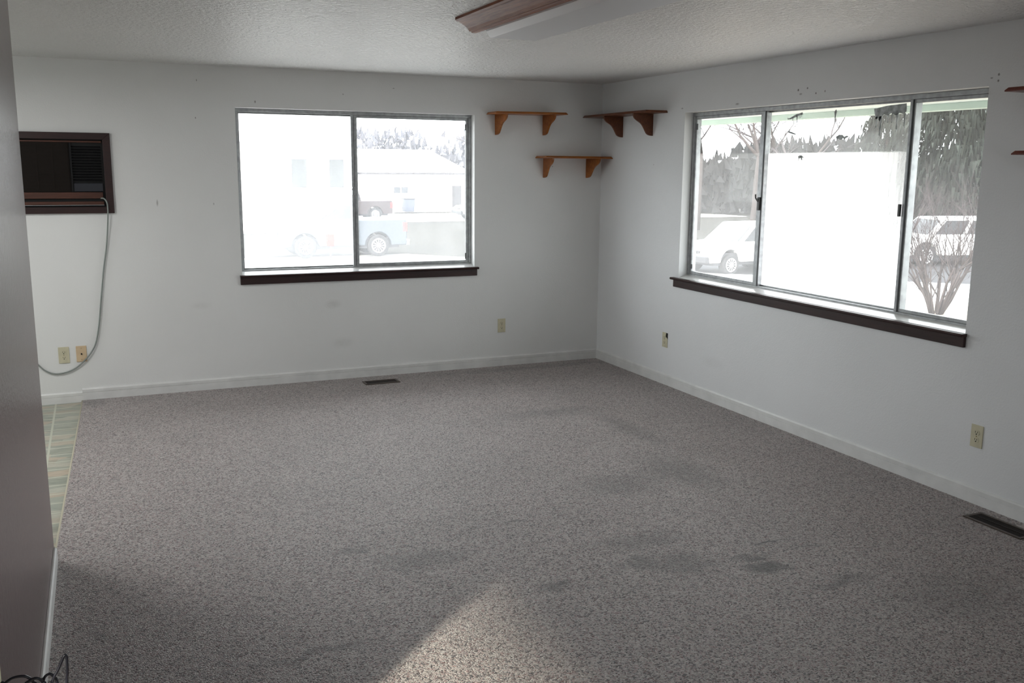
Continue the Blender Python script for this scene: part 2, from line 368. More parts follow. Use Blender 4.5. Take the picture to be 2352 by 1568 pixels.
# ---------------------------------------------------------------- room shell
H = 2.44
W1 = (-3.135, -1.207, .866, 2.145); W2 = (-3.98, -1.29, .866, 2.137)
wall('wall_back', 1, 0, .14, -7.14, .14, -.3, H, [W1, (-4.712, -4.062, 1.412, 1.892)], M_wallb)
wall('wall_right', 0, 0, .14, -9.64, 0, -.3, H, [W2], M_wallr)
wall('wall_left', 0, -7.14, -7.0, -9.64, 0, -.3, H, [(-2.1, -.9, 1.0, 2.1), (-9.1, -7.5, .3, 2.03)], M_wallo)
wall('wall_rear', 1, -9.64, -9.5, -7.0, 0, -.3, H, [(-3.2, -2.0, 1.0, 2.1)], M_wallo)
wall('wall_partition', 0, -4.52, -4.404, -9.5, -3.095, -.012, H, [(-6.7, -5.5, -.012, 2.05)], M_part)
struct(MB().box(-7.14, .14, -9.64, .14, H, H+.15).build('ceiling', M_ceil))
# carpet and, a step lower, the vinyl of the dining side
cp = MB().prism([(-4.318, 0), (0, 0), (0, -9.5), (-7.0, -9.5), (-7.0, -6.2), (-4.404, -6.2), (-4.404, -3.1), (-4.398, -2.86), (-4.345, -1.01)], 2, -.03, 0)
struct(cp.build('floor', M_carpet))
struct(MB().box(-7.0, -4.2, -6.2, 0, -.06, -.014).build('floor_vinyl', M_tile))
struct(MB().tube([(-4.322, -.02, -.004), (-4.349, -1.01, -.004), (-4.402, -2.86, -.004), (-4.408, -3.09, -.004)], .006, 8).build('trim_1', simple('pale_carpet_edge_strip', S(176, 170, 150), .5)))

def baseboard(name, poly, axis, a, b, mat=M_white):
    return struct(MB().prism(poly, axis, a, b).build(name, mat))
def bbprof(h, t, z0, sgn):   # board with a small groove and rounded top
    return [(0, z0), (sgn*t, z0), (sgn*t, z0+h*.62), (sgn*(t-.0035), z0+h*.645), (sgn*t, z0+h*.67), (sgn*t, z0+h*.9), (sgn*t*.55, z0+h), (0, z0+h)]
baseboard('baseboard_back', bbprof(.088, .013, -.002, -1), 0, -4.318, -.0)
baseboard('baseboard_back_left', bbprof(.080, .012, -.016, -1), 0, -7.0, -4.3181)
baseboard('baseboard_right', [(p[0], p[1]) for p in bbprof(.088, .013, -.002, -1)], 1, -9.5, -.013)
mb = MB(); pr = bbprof(.07, .014, -.002, 1)
mb.prism([(-4.404+p[0], p[1]) for p in pr], 1, -5.31, -3.125, None); baseboard_p = struct(mb.build('baseboard_partition', M_white, bevel=.002))
# door casing on the partition (its near edge just enters the frame)
struct(MB().box(-4.404, -4.392, -5.40, -5.315, 0, 2.12).box(-4.404, -4.392, -6.9, -5.4, 2.05, 2.12).build('door_1', M_cream, bevel=.003))
# shallow drywall corner lines beside the window
# ---------------------------------------------------------------- windows
def frame_x(name, x0, x1, z0, z1, y0, y1, wd, mat, parent, bev=.002):  # rectangular frame in plane y
    m_ = MB().box(x0, x1, y0, y1, z0, z0+wd).box(x0, x1, y0, y1, z1-wd, z1).box(x0, x0+wd, y0, y1, z0+wd, z1-wd).box(x1-wd, x1, y0, y1, z0+wd, z1-wd)
    return m_.build(name, mat, parent, bev)
def frame_y(name, y0, y1, z0, z1, x0, x1, wd, mat, parent, bev=.002):
    m_ = MB().box(x0, x1, y0, y1, z0, z0+wd).box(x0, x1, y0, y1, z1-wd, z1).box(x0, x1, y0, y0+wd, z0+wd, z1-wd).box(x0, x1, y1-wd, y1, z0+wd, z1-wd)
    return m_.build(name, mat, parent, bev)

w1 = struct(thing('window_1', '', '')); del w1['label']; del w1['category']
frame_x('window_frame', -3.135, -1.207, .886, 2.145, .075, .135, .026, M_alu, w1)
# fixed left lite, sliding right lite
frame_x('sash', -3.109, -2.178, .912, 2.119, .105, .125, .012, M_alu, w1)
frame_x('sash', -2.212, -1.233, .912, 2.119, .082, .102, .022, M_alu, w1)
MB().box(-2.236, -2.216, .074, .104, .912, 2.119).build('meeting_rail', M_alu, w1, .002)
MB().box(-2.2155, -2.2125, .076, .100, .92, 2.11).build('gasket', M_alud, w1)
MB().box(-3.10, -2.19, .113, .117, .92, 2.11).build('glass_pane', G_1L, w1)
MB().box(-2.195, -1.25, .090, .094, .93, 2.10).build('glass_pane', G_1R, w1)
MB().box(-2.238, -2.214, .058, .076, 1.49, 1.555).cyl((-2.232, .062, 1.535), (0, -1, 0), .012, .014).build('window_latch', M_alu, w1, .002)
MB().box(-1.262, -1.252, .076, .084, 2.02, 2.07).box(-1.262, -1.252, .076, .084, .945, .995).build('roller_guide', M_latch, w1)
MB().prism([(0, .866), (.075, .866), (.075, .904), (0, .882)], 0, -3.135, -1.207).build('window_sill', M_sill, w1)
MB().prism([(0, .881), (-.036, .881), (-.042, .873), (-.036, .864), (0, .864)], 0, -3.152, -1.178).build('sill_nosing', M_dark, w1, .001)
MB().box(-3.150, -1.188, -.019, 0, .808, .864).build('sill_apron', M_dark, w1, .002)

w2 = struct(thing('window_2', '', '')); del w2['label']; del w2['category']
frame_y('window_frame', -3.98, -1.29, .886, 2.137, .075, .135, .028, M_alu, w2)
frame_y('sash', -2.150+.03, -1.318, .914, 2.109, .080, .100, .022, M_alu, w2)
frame_y('sash', -3.952, -3.425, .914, 2.109, .080, .100, .020, M_alu, w2)
frame_y('sash', -3.41, -2.14, .914, 2.109, .106, .126, .010, M_alu, w2)
MB().box(.078, .128, -2.152, -2.118, .912, 2.11).build('mullion', M_alu, w2, .003)
MB().box(.078, .128, -3.447, -3.405, .912, 2.11).build('mullion', M_alu, w2, .003)
MB().box(.073, .079, -2.160, -2.148, .914, 2.108).build('gasket', M_alud, w2)
MB().box(.073, .079, -3.436, -3.428, .914, 2.108).build('gasket', M_alud, w2)
MB().box(.088, .092, -2.13, -1.33, .93, 2.10).build('glass_pane', G_2L, w2)
MB().box(.114, .118, -3.40, -2.15, .92, 2.10).build('glass_pane', G_2M, w2)
MB().box(.088, .092, -3.94, -3.44, .93, 2.10).build('glass_pane', G_2R, w2)
MB().box(.060, .080, -2.146, -2.126, 1.44, 1.53).tube(smooth_path([(.062, -2.136, 1.50), (.045, -2.130, 1.525), (.040, -2.134, 1.55)], 4), .006, 6).build('window_latch', M_latch, w2, .002)
MB().box(.064, .080, -3.402, -3.388, 1.46, 1.53).build('window_latch', M_latch, w2, .002)
MB().box(.076, .084, -1.350, -1.338, 2.01, 2.055).box(.076, .084, -1.350, -1.338, .955, .99).build('roller_guide', M_latch, w2)
MB().prism([(0, .866), (.075, .866), (.075, .904), (0, .882)], 1, -3.98, -1.29).build('window_sill', M_sill, w2)
MB().prism([(0, .881), (-.036, .881), (-.042, .873), (-.036, .864), (0, .864)], 1, -3.992, -1.225).build('sill_nosing', M_darkY, w2, .001)
MB().box(-.019, 0, -3.990, -1.245, .808, .864).build('sill_apron', M_darkY, w2, .002)
# dried residue left on the middle pane (irregular smears with drips)
def smear(poly, drips=()):
    x0, x1 = .1115, .1135
    m_ = MB(); m_.prism(poly, 0, x0, x1)
    for (y, z0, z1, wd) in drips:
        m_.prism([(y-wd, z0), (y+wd, z0), (y+wd*.35, z0+(z1-z0)*.6), (y+wd*.7, z0+(z1-z0)*.92), (y, z1), (y-wd*.7, z0+(z1-z0)*.92), (y-wd*.35, z0+(z1-z0)*.6)], 0, x0, x1)
    return m_
def ySm(y): return y
smear([(-3.10, 2.075), (-3.20, 2.088), (-3.345, 2.094), (-3.35, 2.05), (-3.33, 2.035), (-3.30, 2.043), (-3.27, 2.03), (-3.24, 2.045), (-3.21, 2.033), (-3.18, 2.04), (-3.165, 2.028), (-3.15, 2.0), (-3.135, 2.02), (-3.12, 2.015), (-3.11, 2.04)],
      [(-3.125, 2.03, 1.965, .008), (-3.158, 2.03, 1.915, .013), (-3.215, 2.04, 1.99, .006), (-3.245, 2.045, 1.985, .006), (-3.283, 2.04, 1.95, .009), (-3.338, 2.04, 1.965, .007)]).build('glass_residue', M_grime, w2)
smear([(-2.33, 2.058), (-2.345, 2.052), (-2.37, 2.06), (-2.40, 2.07), (-2.43, 2.078), (-2.475, 2.086), (-2.48, 2.072), (-2.46, 2.070), (-2.44, 2.066), (-2.42, 2.060), (-2.39, 2.052), (-2.36, 2.046), (-2.335, 2.046)],
      [(-2.385, 2.058, 2.036, .005), (-2.425, 2.066, 2.02, .006), (-2.445, 2.07, 2.05, .003), (-2.458, 2.07, 2.05, .003), (-2.47, 2.075, 2.055, .003)]).build('glass_residue', M_grime, w2)
smear([(-2.775, 2.082), (-2.784, 2.088), (-2.79, 2.078), (-2.785, 2.05), (-2.779, 2.005), (-2.775, 2.005), (-2.775, 2.05), (-2.770, 2.07)]).build('glass_residue', M_grime, w2)
smear([(-2.345, 1.970), (-2.352, 1.976), (-2.365, 1.968), (-2.40, 1.958), (-2.425, 1.950), (-2.42, 1.944), (-2.39, 1.950), (-2.36, 1.957), (-2.347, 1.960)]).build('glass_residue', M_grime, w2)
smear([(-2.79, 1.93), (-2.80, 1.922), (-2.825, 1.935), (-2.855, 1.932), (-2.87, 1.920), (-2.90, 1.926), (-2.905, 1.918), (-2.885, 1.912), (-2.875, 1.905), (-2.86, 1.912), (-2.845, 1.902), (-2.82, 1.908), (-2.81, 1.898), (-2.803, 1.912)]).build('glass_residue', M_grime, w2)
smear([(-2.455, 1.802), (-2.475, 1.812), (-2.495, 1.810), (-2.515, 1.796), (-2.498, 1.797), (-2.50, 1.78), (-2.492, 1.782), (-2.486, 1.797), (-2.47, 1.79), (-2.462, 1.775), (-2.465, 1.795)]).build('glass_residue', M_grime, w2)
# windows of the far rooms (unseen; the dining and rear ones are added light sources)
w3 = struct(thing('window_added_3', '', '')); del w3['label']; del w3['category']
frame_y('window_frame', -2.1, -.9, 1.0, 2.1, -7.12, -7.06, .03, M_alu, w3); MB().box(-7.1, -7.096, -2.07, -.93, 1.03, 2.07).build('glass_pane', G_o, w3)
w4 = struct(thing('window_4', '', '')); del w4['label']; del w4['category']
frame_y('window_frame', -9.1, -7.5, .3, 2.03, -7.12, -7.06, .03, M_alu, w4); MB().box(-7.1, -7.096, -9.07, -7.53, .33, 2.0).build('glass_pane', G_o, w4)

w5 = struct(thing('window_added_5', '', '')); del w5['label']; del w5['category']
frame_x('window_frame', -3.2, -2.0, 1.0, 2.1, -9.62, -9.56, .03, M_alu, w5); MB().box(-3.17, -2.03, -9.6, -9.596, 1.03, 2.07).build('glass_pane', G_o, w5)

# ---------------------------------------------------------------- shelves
def bracket_poly(dp, ht):   # ogee bracket, (distance from wall, z below board)
    pts = [(0, 0), (dp, 0)]
    def bez(a, b, c_, d, n=7):
        return [tuple((1-t)**3*a[i]+3*(1-t)**2*t*b[i]+3*(1-t)*t*t*c_[i]+t**3*d[i] for i in (0, 1)) for t in [k/n for k in range(1, n+1)]]
    pts += bez((dp, 0), (dp*1.0, -ht*.20), (dp*.88, -ht*.28), (dp*.70, -ht*.38))
    pts += bez((dp*.70, -ht*.38), (dp*.52, -ht*.48), (dp*.46, -ht*.66), (dp*.34, -ht*.86))
    pts += bez((dp*.34, -ht*.86), (dp*.27, -ht*.98), (dp*.14, -ht*1.0), (0, -ht*1.0))
    return pts
def shelf(label, loc, rz, L, dp, br, mat, group, bd=.19, bh=.165):
    """local: wall at y=0, board runs along +x, projects to -y; z=0 is the underside"""
    t = thing('wall_shelf', label, 'shelf', loc, rz, group)
    th = .019; e = .011
    lo = [(0, 0), (L, 0), (L, -dp), (0, -dp)]; hi = [(e, 0), (L-e, 0), (L-e, -dp+e), (e, -dp+e)]
    MB().prism(lo, 2, 0, .006).prism(lo, 2, .006, th, hi).build('shelf_board', mat, t)
    for bx, ang in br:
        m_ = MB().prism([(-p[0], p[1]) for p in bracket_poly(bd, bh)], 0, -.009, .009)
        o = m_.build('bracket', mat, t, .002); o.location = (bx, 0, 0); o.rotation_euler = (0, 0, ang)
    return t
SG = 'small wooden wall shelves in the corner'
M_honey2 = wood('honey_pine_bracket', S(118, 62, 22), S(180, 112, 52), 2)
s1 = shelf('honey pine shelf on the window wall, upper left of the corner group', (-1.098, 0, 2.150), 0, .655, .205, [(.080, .14), (.524, .12)], M_honey, SG)
s1.rotation_euler = (0, -.012, 0)
M_shelf2 = wood('brown_pine_shelf', S(72, 36, 20), S(118, 68, 40), 0)
s2 = shelf('long wooden shelf right of the room corner on the large-window wall', (0, -.015, 2.147), -PI/2, 1.035, .20, [(.345, 0), (.820, 0)], M_shelf2, SG, .185, .17)
s3 = shelf('small honey pine shelf below the others, tucked into the room corner', (-.645, 0, 1.798), 0, .640, .215, [(.083, -.02), (.50, .16)], M_honey, SG)
RG = 'red-brown shelves right of the large window'
s4 = shelf('red-brown shelf cut by the right edge, upper of two', (0, -4.236, 2.086), -PI/2, .65, .20, [(.16, 0), (.53, 0)], M_redw, RG, .175, .165)
s5 = shelf('red-brown shelf cut by the right edge, lower of two', (0, -4.305, 1.795), -PI/2, .65, .20, [(.17, 0), (.53, 0)], M_redw, RG, .175, .165)

# ---------------------------------------------------------------- wall air conditioner
ac = thing('air_conditioner', 'dark brown through-wall air conditioner in a walnut frame, grey cord hanging', 'air conditioner', (-4.387, 0, 1.369))
X = lambda v: v+4.387; Z = lambda v: v-1.369
m_ = MB(); fo, fi = (-4.76, -4.015, 1.369, 1.936), (-4.708, -4.066, 1.415, 1.889)
for q in ([(fo[0], fo[3]), (fo[1], fo[3]), (fi[1], fi[3]), (fi[0], fi[3])], [(fo[0], fo[2]), (fo[1], fo[2]), (fi[1], fi[2]), (fi[0], fi[2])],
          [(fo[1], fo[2]), (fo[1], fo[3]), (fi[1], fi[3]), (fi[1], fi[2])], [(fo[0], fo[2]), (fo[0], fo[3]), (fi[0], fi[3]), (fi[0], fi[2])]):
    m_.prism([(X(a), Z(b)) for a, b in q], 1, -.022, 0)
m_.build('frame', M_dark, ac, .002)
MB().box(X(-4.711), X(-4.063), .030, .30, Z(1.4125), Z(1.8915)).build('housing', M_black, ac)
MB().box(X(-4.700), X(-4.074), .012, .030, Z(1.868), Z(1.880)).build('trim_strip', M_strip, ac, .002)
m_ = MB().box(X(-4.700), X(-4.290), .022, .030, Z(1.522), Z(1.866))
for k in range(36): z = Z(1.530)+k*.0093; m_.box(X(-4.694), X(-4.296), .014, .022, z, z+.0045)
for xx in (-4.6, -4.5, -4.4): m_.box(X(xx), X(xx)+.004, .013, .022, Z(1.524), Z(1.864))
m_.build('intake_grille', M_grill, ac)
m_ = MB()
for k in range(13):
    z = Z(1.60)+k*.0195
    m_.add([(X(-4.272), .010, z), (X(-4.082), .010, z), (X(-4.082), .028, z+.008), (X(-4.272), .028, z+.008), (X(-4.272), .010, z-.003), (X(-4.082), .010, z-.003), (X(-4.082), .028, z+.005), (X(-4.272), .028, z+.005)],
        [(0, 1, 2, 3), (4, 5, 6, 7), (0, 1, 5, 4), (2, 3, 7, 6), (0, 3, 7, 4), (1, 2, 6, 5)])
m_.box(X(-4.284), X(-4.274), .008, .030, Z(1.522), Z(1.866)).build('louvre', simple('black_louvre_plastic', (.005, .005, .006, 1), .55, .25), ac)
MB().box(X(-4.272), X(-4.08), .014, .030, Z(1.524), Z(1.582)).build('control_door', simple('dark_blue_grey_panel', (.012, .013, .02, 1), .3, .5), ac, .002)
MB().box(X(-4.70), X(-4.084), .006, .030, Z(1.474), Z(1.518)).build('trim_strip', M_strip, ac, .002)
MB().box(X(-4.70), X(-4.080), .002, .030, Z(1.430), Z(1.452)).build('trim_strip', M_strip, ac, .002)
MB().box(X(-4.70), X(-4.080), .000, .006, Z(1.4255), Z(1.4290)).build('metal_bead', M_alu, ac)
cpts = [(-4.10, .012, 1.475), (-4.082, -.012, 1.474), (-4.066, -.03, 1.455), (-4.06, -.032, 1.42), (-4.063, -.03, 1.336), (-4.083, -.016, 1.148), (-4.116, -.014, .959), (-4.148, -.014, .736), (-4.170, -.014, .576), (-4.196, -.014, .448), (-4.221, -.014, .384), (-4.269, -.016, .316), (-4.347, -.012, .247), (-4.421, -.012, .217), (-4.494, -.012, .213), (-4.549, -.012, .240), (-4.583, -.012, .275), (-4.64, -.012, .34), (-4.72, -.014, .38)]
MB().tube(smooth_path([(X(a), b, Z(c_)) for a, b, c_ in cpts], 6), .0052, 8).build('power_cord', M_cord, ac)
# ---------------------------------------------------------------- outlets, plates
def outlet(label, loc, rz, group='ivory duplex outlets along the walls', broken=False):
    t = thing('wall_outlet', label, 'outlet', loc, rz, group)
    hw, hh = .0365, .060
    if broken:
        poly = [(-hw, -hh), (hw, -hh), (hw, .012), (hw*.28, .030), (hw*.45, hh), (-hw, hh)]
        MB().box(hw*.2, hw, -.0012, 0, .012, hh*.96).build('wall_box_hole', M_slot, t)
        MB().prism(poly, 1, -.0055, 0).build('cover_plate', M_ivory, t, .0015)
    else: MB().box(-hw, hw, -.0055, 0, -hh, hh).build('cover_plate', M_ivory, t, .002)
    for s_ in (1, -1):
        n = 16; pl = [(.0172*math.cos(2*PI*k/n), s_*.0195+max(-.0142, min(.0142, .0172*math.sin(2*PI*k/n)))) for k in range(n)]
        rc = MB().prism(pl, 1, -.0078, -.0052).build('socket', M_ivory, t)
        c_ = s_*.0195
        m_ = MB().box(-.0078, -.0054, -.0084, -.0070, c_-.001, c_+.0085).box(.0054, .0078, -.0084, -.0070, c_-.001, c_+.0075).cyl((0, -.0084, c_-.0075), (0, 1, 0), .0034, .0014, 12)
        m_.build('socket_slot', M_slot, rc)
    MB().cyl((0, -.0068, 0), (0, 1, 0), .0032, .002, 12).build('screw', M_screw, t)
    return t
outlet('ivory outlet low on the back wall, under the window near the corner', (-.953, 0, .359), 0)
outlet('ivory outlet low on the back wall beside a blank tan plate', (-4.422, 0, .345), 0)
outlet('cracked outlet with a broken black corner, under the far end of the large window', (0, -1.137, .362), -PI/2, broken=True)
outlet('ivory outlet at far right, below the near end of the large window', (0, -4.114, .359), -PI/2)
t = thing('cable_plate', 'tan cable wall plate with one centre jack, touched by the grey cord', 'wall plate', (-4.305, 0, .347))
MB().box(-.0355, .0355, -.0055, 0, -.059, .059).build('cover_plate', M_almond, t, .002)
MB().cyl((0, -.012, 0), (0, 1, 0), .0055, .008, 12).build('jack', M_slot, t)
MB().cyl((0, -.007, .042), (0, 1, 0), .003, .002, 10).build('screw', M_screw, t)
MB().cyl((0, -.007, -.042), (0, 1, 0), .003, .002, 10).build('screw', M_screw, t)

# ---------------------------------------------------------------- floor registers
def register(label, loc, rz, L, Wd):
    t = thing('floor_register', label, 'floor vent', loc, rz, 'brown metal floor registers')
    m_ = MB(); b = .017
    for q in ([(-L/2, -Wd/2), (L/2, -Wd/2), (L/2-b, -Wd/2+b), (-L/2+b, -Wd/2+b)], [(L/2, -Wd/2), (L/2, Wd/2), (L/2-b, Wd/2-b), (L/2-b, -Wd/2+b)],
              [(L/2, Wd/2), (-L/2, Wd/2), (-L/2+b, Wd/2-b), (L/2-b, Wd/2-b)], [(-L/2, Wd/2), (-L/2, -Wd/2), (-L/2+b, -Wd/2+b), (-L/2+b, Wd/2-b)]):
        m_.prism(q, 2, .0, .006)
    m_.build('rim', M_reg, t, .001)
    MB().box(-L/2+b, L/2-b, -Wd/2+b, Wd/2-b, .0003, .0012).build('duct', M_regd, t)
    m_ = MB(); n = int((L-2*b)/.0105)
    for k in range(n):
        x = -L/2+b+(k+.5)*(L-2*b)/n
        m_.add([(x-.002, -Wd/2+b, .0015), (x+.002, -Wd/2+b, .0055), (x+.002, Wd/2-b, .0055), (x-.002, Wd/2-b, .0015), (x-.0005, -Wd/2+b, .0012), (x+.0035, -Wd/2+b, .0050), (x+.0035, Wd/2-b, .0050), (x-.0005, Wd/2-b, .0012)],
            [(0, 1, 2, 3), (7, 6, 5, 4), (0, 4, 5, 1), (3, 2, 6, 7), (1, 5, 6, 2), (0, 3, 7, 4)])
    m_.box(-L/2+b, L/2-b, -.002, .002, .001, .0058)
    m_.build('grille', simple('dark_register_slats', S(36, 28, 25), .45, .5, .3), t); return t
register('brown floor register in the carpet below the left window', (-2.112, -.245, .0), 0, .285, .125)
register('brown floor register in the carpet at the right edge of the picture', (-.155, -4.42, .0), PI/2, .33, .128)

# ---------------------------------------------------------------- ceiling fixture
t = thing('ceiling_light', 'fluorescent ceiling light with white lens between oak crown moulding sides', 'ceiling light', (-2.135, -3.6, H))
y1, y0 = .66, -.68
prof = [(-.385+.0, 0), (-.385, -.012), (-.376, -.018), (-.366, -.019), (-.352, -.026), (-.334, -.037), (-.318, -.050), (-.310, -.062), (-.302, -.062), (-.298, -.068), (-.276, -.068), (-.256, -.030), (-.262, 0)]
prof = [(p[0]+.06, p[1]) for p in prof]
MB().prism(prof, 1, y0, y1).build('crown_moulding', M_oakY, t)
MB().prism([(-p[0]-.045, p[1]*.9) for p in prof], 1, y0, y1).build('crown_moulding', M_oakY, t)
MB().box(-.19, .19, y0+.01, y1-.01, -.030, 0).build('housing', M_steel, t)
MB().prism([(-.155, -.030), (-.150, -.052), (-.128, -.082), (.128, -.082), (.150, -.052), (.155, -.030)], 1, y0+.012, y1+.028).build('lens', M_lens, t, .003)
for yy in (y0+.010, y1+.026): pass

# unseen fill lamp, added behind the partition to brighten the left side
t = thing('fill_lamp', 'unseen round fill lamp added over the vinyl dining floor', 'ceiling lamp', (-5.35, -1.9, H-.004))
MB().cyl((0, 0, 0), (0, 0, -1), .38, .03, 36).build('base', M_steel, t)
_le = N('fill_lamp_diffuser'); _le.p.inputs['Emission Color'].default_value = (1, .98, .93, 1); _le.p.inputs['Emission Strength'].default_value = 2.0; _le.base((.9, .9, .88, 1))
MB().cyl((0, 0, -.03), (0, 0, -1), .36, .05, 36, .32).build('diffuser', _le.m, t)
dl = bpy.data.lights.new('fill_lamp_light', 'AREA'); dl.shape = 'DISK'; dl.size = .7; dl.energy = 41; dl.color = (1, 1, .99)
dlo = bpy.data.objects.new('fill_lamp_light', dl); C.objects.link(dlo); dlo.location = (-5.35, -1.9, H-.085)

# ---------------------------------------------------------------- black cables by the partition
t = thing('black_cables', 'loose black cables looping up beside the brown partition baseboard', 'cable', (-4.32, -5.5, 0))
def cable(pts, r=.0048): MB().tube(smooth_path([(a+4.32, b+5.5, c_) for a, b, c_ in pts], 7), r, 8).build('cable', M_cable, CT)
CT = t

# ---------------------------------------------------------------- outside
GZ = -1.7
M_lawn = simple('winter_grass', S(48, 46, 42), .95, .1, nscale=3, namt=.2)
M_tan = simple('dry_tan_ground', S(140, 130, 118), .95, .1, nscale=2, namt=.1)
M_road = simple('worn_asphalt', S(56, 55, 58), .9, .15, nscale=2, namt=.1)
M_conc = simple('pale_concrete', S(170, 168, 166), .9, .2, nscale=1.5, namt=.05)
MB().box(-60, 120, -40, 160, GZ-.4, GZ-.02).build('ground', M_lawn)
struct(bpy.data.objects['ground'])
def strip(name, pts, z, mat): return struct(MB().prism(pts, 2, GZ-.03, GZ+z).build(name, mat))
strip('driveway', [(-8, 1), (30, 1), (7, 28.7), (-8, 28.7)], 0, M_conc)
strip('street', [(-8, 50), (40, 50), (40, 60), (-8, 60)], .0, M_conc)
strip('footpath', [(10.2, 17.0), (13.0, 19.4), (24.5, 8.8), (21.2, 4.6)], .05, M_conc)
strip('road', [(13.3, 19.8), (24, 31), (48, 14), (27, 4.5)], .02, M_road)
strip('verge', [(0.3, .2), (10.2, 16.9), (21.1, 4.7), (10, -8), (.3, -8)], .04, M_tan)
# unseen wall added to keep direct sun out of the dining window
struct(MB().box(-10.4, -7.16, -3.05, -2.85, GZ, 3.4).build('wall_sun_block', M_wallo))
# eave over the large window
struct(MB().box(.14, 1.0, -10, .9, 2.150, 2.165).build('eave', M_mint))
struct(MB().box(.95, 1.0, -10, .9, 2.107, 2.149).box(1.001, 1.03, -10, .9, 2.106, 2.30).build('eave_beam', M_mintd))
struct(MB().box(-7.5, 1.03, -10, 1.0, 2.61, 2.66).build('roof', M_road))

